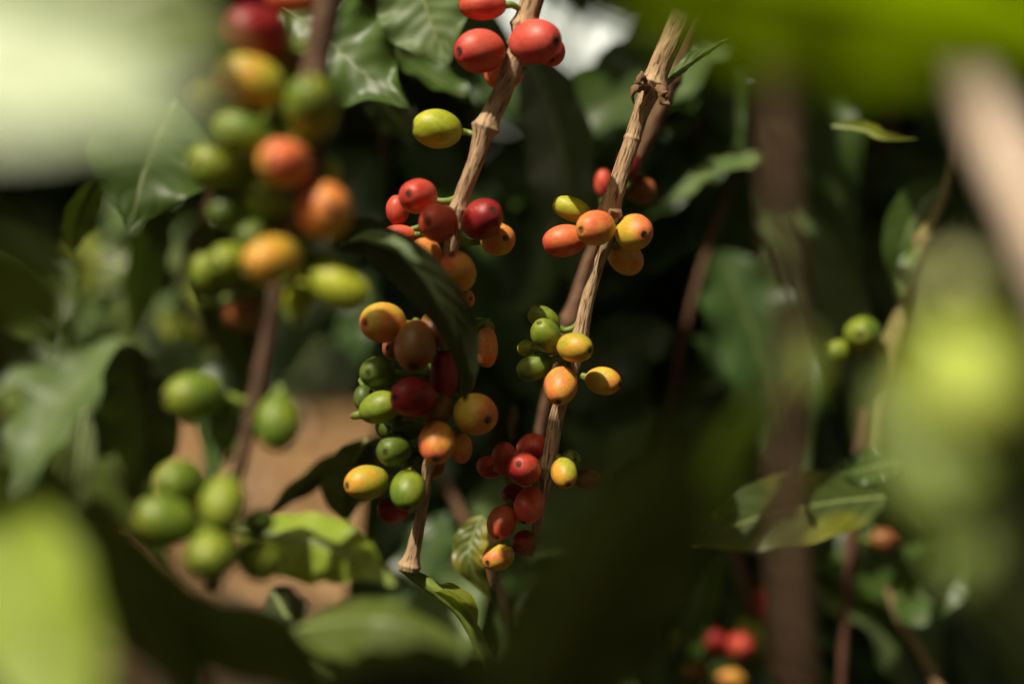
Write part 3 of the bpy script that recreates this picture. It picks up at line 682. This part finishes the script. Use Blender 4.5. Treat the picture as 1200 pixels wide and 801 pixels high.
tleaf('dark leaf hanging between the pale leaf and the soil gap', [(100, 480, .56), (92, 540, .55), (86, 590, .55), (80, 640, .55)], 20, (.3, -.3, .9), L_MID, face=-1, seed=21)
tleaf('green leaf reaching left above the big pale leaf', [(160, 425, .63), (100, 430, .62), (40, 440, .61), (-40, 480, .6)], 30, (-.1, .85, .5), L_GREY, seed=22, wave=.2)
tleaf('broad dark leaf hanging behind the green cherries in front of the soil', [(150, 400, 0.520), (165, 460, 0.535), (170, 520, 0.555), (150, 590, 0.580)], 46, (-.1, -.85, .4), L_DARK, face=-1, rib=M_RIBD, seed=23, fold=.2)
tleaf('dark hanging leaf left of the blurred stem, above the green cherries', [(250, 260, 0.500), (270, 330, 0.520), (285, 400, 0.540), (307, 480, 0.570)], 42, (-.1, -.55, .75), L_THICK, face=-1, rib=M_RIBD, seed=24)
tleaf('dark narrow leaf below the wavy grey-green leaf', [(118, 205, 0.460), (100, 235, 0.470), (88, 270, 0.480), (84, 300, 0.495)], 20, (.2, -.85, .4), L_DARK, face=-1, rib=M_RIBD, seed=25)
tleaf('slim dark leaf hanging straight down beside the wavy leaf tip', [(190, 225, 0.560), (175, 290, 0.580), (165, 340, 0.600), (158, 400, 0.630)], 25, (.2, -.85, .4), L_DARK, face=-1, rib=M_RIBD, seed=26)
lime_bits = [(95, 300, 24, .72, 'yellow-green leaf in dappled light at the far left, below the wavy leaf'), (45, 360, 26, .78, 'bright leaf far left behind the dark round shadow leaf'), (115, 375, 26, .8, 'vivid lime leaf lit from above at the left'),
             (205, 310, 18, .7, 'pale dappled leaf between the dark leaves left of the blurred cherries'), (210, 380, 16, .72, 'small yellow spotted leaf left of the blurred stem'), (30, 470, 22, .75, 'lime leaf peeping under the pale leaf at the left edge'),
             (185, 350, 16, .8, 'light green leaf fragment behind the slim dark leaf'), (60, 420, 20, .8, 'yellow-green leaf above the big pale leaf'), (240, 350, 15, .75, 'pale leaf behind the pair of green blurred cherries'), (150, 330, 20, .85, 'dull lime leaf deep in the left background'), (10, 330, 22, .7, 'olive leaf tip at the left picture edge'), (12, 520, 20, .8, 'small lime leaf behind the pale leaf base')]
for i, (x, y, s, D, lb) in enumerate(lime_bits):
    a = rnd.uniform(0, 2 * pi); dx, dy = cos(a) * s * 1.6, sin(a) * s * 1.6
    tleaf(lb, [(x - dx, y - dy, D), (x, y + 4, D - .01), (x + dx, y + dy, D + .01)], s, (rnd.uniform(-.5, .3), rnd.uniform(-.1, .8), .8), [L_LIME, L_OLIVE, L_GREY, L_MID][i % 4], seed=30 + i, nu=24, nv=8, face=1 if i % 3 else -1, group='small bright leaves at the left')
# lower middle leaves
tleaf('curled yellow-green leaf under the green cherry cluster, bottom left of centre', [(278, 622, .335), (340, 630, .33), (400, 645, .325), (465, 686, .32)], 50, (-.1, .45, .85), L_BRIGHT, seed=50, fold=-.5, wave=.12, nu=50)
tleaf('rounded green leaf lit on top, lying across the bottom centre', [(345, 738, .30), (400, 728, .295), (460, 728, .29), (570, 765, .29)], 46, (0, .62, .75), L_OLIVE, seed=51, fold=-.45, wave=.05)
tleaf('dark pointed leaf with a yellow edge at the bottom left of centre', [(258, 716, .31), (310, 735, .31), (360, 765, .31), (430, 830, .31)], 36, (-.2, -.4, .8), L_TURN, face=-1, seed=52, fold=.3)
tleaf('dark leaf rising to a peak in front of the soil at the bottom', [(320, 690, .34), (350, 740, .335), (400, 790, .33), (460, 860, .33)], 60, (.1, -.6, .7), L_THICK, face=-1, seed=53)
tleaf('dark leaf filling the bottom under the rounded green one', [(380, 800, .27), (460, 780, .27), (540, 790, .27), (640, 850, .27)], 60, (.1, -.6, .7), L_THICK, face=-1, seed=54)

# foreground, strongly out of focus
GF = 'out of focus leaves close to the lens'
def fleaf(label, pp, wpx, nhc, m, **kw):
    kw.setdefault('nu', 30); kw.setdefault('nv', 10)
    return tleaf(label, pp, wpx, nhc, m, group=GF, **kw)
fleaf('very pale overexposed leaf filling the top left corner', [(-240, 72, .13), (-80, 78, .13), (85, 92, .13), (235, 122, .13)], 106, (-.2, .5, .8), L_GLARE, seed=60, acu=.1, fold=.04, wave=.03)
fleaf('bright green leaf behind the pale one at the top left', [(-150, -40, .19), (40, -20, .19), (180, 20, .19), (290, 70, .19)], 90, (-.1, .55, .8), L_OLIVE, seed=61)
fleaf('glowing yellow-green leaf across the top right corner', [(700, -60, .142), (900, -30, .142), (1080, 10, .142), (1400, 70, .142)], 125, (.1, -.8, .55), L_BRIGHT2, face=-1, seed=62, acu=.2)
fleaf('dark green leaf along the top edge left of the glowing one', [(640, -40, .2), (720, -20, .2), (800, 5, .2), (930, 40, .2)], 42, (.1, -.7, .6), L_THICK, face=-1, seed=63)
fleaf('olive leaf sweeping down to the bottom right corner', [(1030, 440, .195), (1095, 560, .18), (1170, 670, .165), (1280, 860, .155)], 56, (-.3, .35, .85), L_OLIVE, seed=64)
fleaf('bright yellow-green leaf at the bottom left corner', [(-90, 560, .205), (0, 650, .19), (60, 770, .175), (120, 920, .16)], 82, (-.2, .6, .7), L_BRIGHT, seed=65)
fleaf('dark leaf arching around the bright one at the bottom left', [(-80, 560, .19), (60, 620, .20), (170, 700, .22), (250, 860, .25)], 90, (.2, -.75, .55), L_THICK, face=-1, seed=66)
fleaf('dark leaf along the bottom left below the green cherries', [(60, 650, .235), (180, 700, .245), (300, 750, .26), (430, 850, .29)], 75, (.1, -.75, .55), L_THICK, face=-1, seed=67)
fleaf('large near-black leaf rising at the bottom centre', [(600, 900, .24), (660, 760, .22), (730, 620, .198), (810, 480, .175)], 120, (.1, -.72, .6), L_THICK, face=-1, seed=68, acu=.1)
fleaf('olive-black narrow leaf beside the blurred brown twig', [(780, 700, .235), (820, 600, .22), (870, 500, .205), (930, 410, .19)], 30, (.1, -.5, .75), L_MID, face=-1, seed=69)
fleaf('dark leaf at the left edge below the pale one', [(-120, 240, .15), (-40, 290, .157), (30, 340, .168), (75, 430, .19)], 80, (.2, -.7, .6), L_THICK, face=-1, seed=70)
tw = tag(empty('foreground_twig', P(925, 300, .2)), 'upright brown twig, soft and see-through from blur, right of centre', 'twig')
_, spt = tube('stem', [(890, -60, .19, 17), (913, 120, .195, 15), (916, 250, .195, 12), (930, 400, .2, 14), (921, 540, .2, 11), (926, 680, .2, 13), (938, 880, .2, 12)], BARK_DIM, tw, segs=20, step=.002)
add_cherries(tw, spt, .195, [(950, 440, 15, 26, 'green', -2)], lod=1)
ps = tag(empty('pale_branch', P(1180, 250, .13)), 'thick pale peach-coloured branch slanting down the right edge, very close', 'branch')
tube('stem', [(1125, 55, .21, 32), (1162, 150, .21, 36), (1203, 240, .208, 40), (1250, 350, .206, 42), (1300, 480, .205, 42)], BARK_PALE, ps, segs=20, step=.002)
fb = branch((1130, 440, .13), 'big out-of-focus yellow-green cherries close to the lens at the right')
_, spf = tube('stem', [(1210, 330, .158, 12), (1190, 420, .158, 12), (1185, 520, .158, 12), (1200, 640, .158, 12)], M_STALK, fb, segs=16, step=.002)
add_cherries(fb, spf, .15, [(1132, 450, 66, 72, 'lemon', -4), (1128, 330, 46, 40, 'pale', 4)], lod=1)

# ------------------------------------------------------------------ leafy branches in the mid background
def leafy(label, pp, m, nl, L0, seed, lm, rpx=5, two=True):
    r = random.Random(seed)
    root = tag(empty('leafy_branch', P(*pp[0])), label, 'branch', 'leafy branches behind the fruit')
    _, sp = tube('stem', [(x, y, D, rpx * (1 - .5 * i / len(pp))) for i, (x, y, D) in enumerate(pp)], m, root, segs=10, step=.004)
    n = len(sp)
    for i in range(nl):
        k = int((i // 2 * 2 + 1) / nl * (n - 1)); b = Vector(sp[min(k, n - 1)][:3]); t = (Vector(sp[min(k + 1, n - 1)][:3]) - Vector(sp[max(k - 1, 0)][:3])).normalized()
        sd = t.cross(Vector((r.uniform(-.3, .3), -1, r.uniform(-.3, .3)))).normalized() * (1 if i % 2 else -1)
        d = (sd + t * r.uniform(.2, .8) + Vector((r.uniform(-.2, .2), r.uniform(-.5, .3), -.2))).normalized(); L = L0 * r.uniform(.7, 1.2)
        dn = Vector((0, 0, -1)) * L
        pts = [b + d * .006, b + d * L * .35 + dn * .04, b + d * L * .7 + dn * .18, b + d * L * .95 + dn * r.uniform(.35, .6)]
        nh = Vector((r.uniform(-.5, .5), -.6, r.uniform(.2, .9)))
        wl_ = L * .22
        if any(sky_hole(*proj(a.lerp(b_, f)), wl_ * .8 / .62 * FPX) for a, b_ in zip(pts, pts[1:]) for f in (0, .5)): continue
        leaf_obj('leaf', pts, L * r.uniform(.19, .24), nh, lm if r.random() > .2 else L_GREY, parent=root, nu=22, nv=8, wave=.2, seed=seed + i, rib=None, fold=r.uniform(.1, .5), face=1 if r.random() > .25 else -1)
    return root
LB = [
 ('leafy shaded branch behind the three orange cherries', [(900, 120, .62), (840, 260, .6), (800, 400, .6), (780, 520, .62)], 8, .10, L_DARK),
 ('leafy shaded branch at the very centre behind the cherry clusters', [(620, 150, .66), (600, 300, .65), (590, 450, .65), (600, 600, .66)], 8, .11, L_DARK),
 ('leafy branch behind the wavy dark leaf at the top', [(430, -60, .62), (440, 60, .6), (450, 180, .6), (455, 290, .6)], 8, .10, L_DARK),
 ('dim branch with broad leaves right of the red cherries', [(660, 380, .7), (720, 480, .68), (760, 600, .68), (790, 720, .7)], 8, .11, L_DARK),
 ('leafy branch deep behind the brown twig on the right', [(1010, 150, .66), (985, 280, .65), (960, 400, .65), (930, 520, .66)], 10, .10, L_MID),
 ('dark leafy branch behind the dull orange cherry', [(1090, 560, .7), (1060, 640, .7), (1020, 730, .7), (960, 820, .7)], 8, .11, L_DARK),
 ('branch with light-catching leaves at the top between the two sharp branches', [(770, -90, .62), (770, -20, .61), (768, 60, .6), (790, 130, .6)], 6, .06, L_MID),
 ('branch of green leaves behind the top right of the sharp branch', [(880, 0, .6), (860, 80, .6), (820, 150, .6), (800, 230, .62)], 8, .09, L_MID),
 ('leafy branch at the left edge behind the lime leaves', [(-60, 250, .85), (-20, 330, .85), (10, 430, .85), (20, 560, .88)], 8, .11, L_OLIVE),
 ('leafy branch in the left background under the wavy grey leaf', [(260, 150, .8), (250, 240, .8), (215, 310, .8), (190, 380, .82)], 8, .07, L_OLIVE),
 ('leafy branch right of centre behind the yellow cherry on its own stalk', [(760, 300, .68), (790, 380, .67), (800, 470, .67), (790, 560, .68)], 9, .08, L_MID),
 ('leafy branch in the gap between the sharp branch and the blurred twig, upper part', [(870, 90, .66), (850, 180, .65), (830, 260, .65), (845, 350, .66)], 9, .075, L_MID),
 ('leafy branch low behind the olive-black narrow leaf', [(800, 560, .64), (850, 620, .63), (880, 700, .63), (860, 780, .64)], 9, .08, L_MID),
 ('leafy branch behind the small green cherry on the right', [(1060, 60, .68), (1040, 160, .67), (1000, 260, .67), (990, 350, .68)], 9, .08, L_MID),
 ('leafy branch between the two sharp branches at mid height', [(600, 280, .68), (640, 350, .67), (620, 430, .67), (600, 500, .68)], 8, .08, L_MID),
 ('shaded branch behind the lowest red cherries', [(520, 560, .6), (560, 640, .58), (600, 720, .58), (620, 820, .6)], 8, .09, L_DARK),
 ('dark leafy branch in the bottom right background', [(850, 600, .62), (870, 680, .62), (900, 760, .62), (940, 840, .62)], 8, .10, L_DARK),
 ('leafy branch at the right edge behind the thin olive branch', [(1180, 120, .72), (1150, 230, .7), (1120, 350, .7), (1100, 470, .72)], 8, .11, L_DARK),
 ('leafy twig between the blurred cherries and the red cluster', [(450, 200, .72), (430, 260, .72), (400, 330, .72), (390, 390, .72)], 6, .08, L_DARK),
]
for i, (lb, pp, nl, L0, lm) in enumerate(LB): leafy(lb, pp, BARK_BR, nl, L0, 100 + i * 13, lm)

# ------------------------------------------------------------------ unseen leaves added above the frame to dapple the lower fruit
def shade(px, py, D, k, size, seed):
    c = P(px, py, D) + SUN * k; a = SUN.cross(Vector((cos(seed), sin(seed), .2))).normalized()
    pts = [c - a * size, c + Vector((0, 0, .003)), c + a * size]
    o = leaf_obj('coffee_leaf', pts, size * .42, SUN + Vector((.1 * cos(seed), .2, 0)), L_THICK, nu=24, nv=8, seed=seed, rib=None)
    return o
SH = [(484, 442, .38, .24, .016), (600, 600, .40, .25, .024), (632, 522, .405, .27, .014),
      (300, 240, .31, .2, .016)]
for i, (x, y, D, k, s_) in enumerate(SH):
    tag(shade(x, y, D, k, s_, i + 1), 'added leaf above the frame, out of view, shading what hangs below', 'leaf', 'added shading leaves overhead out of view')
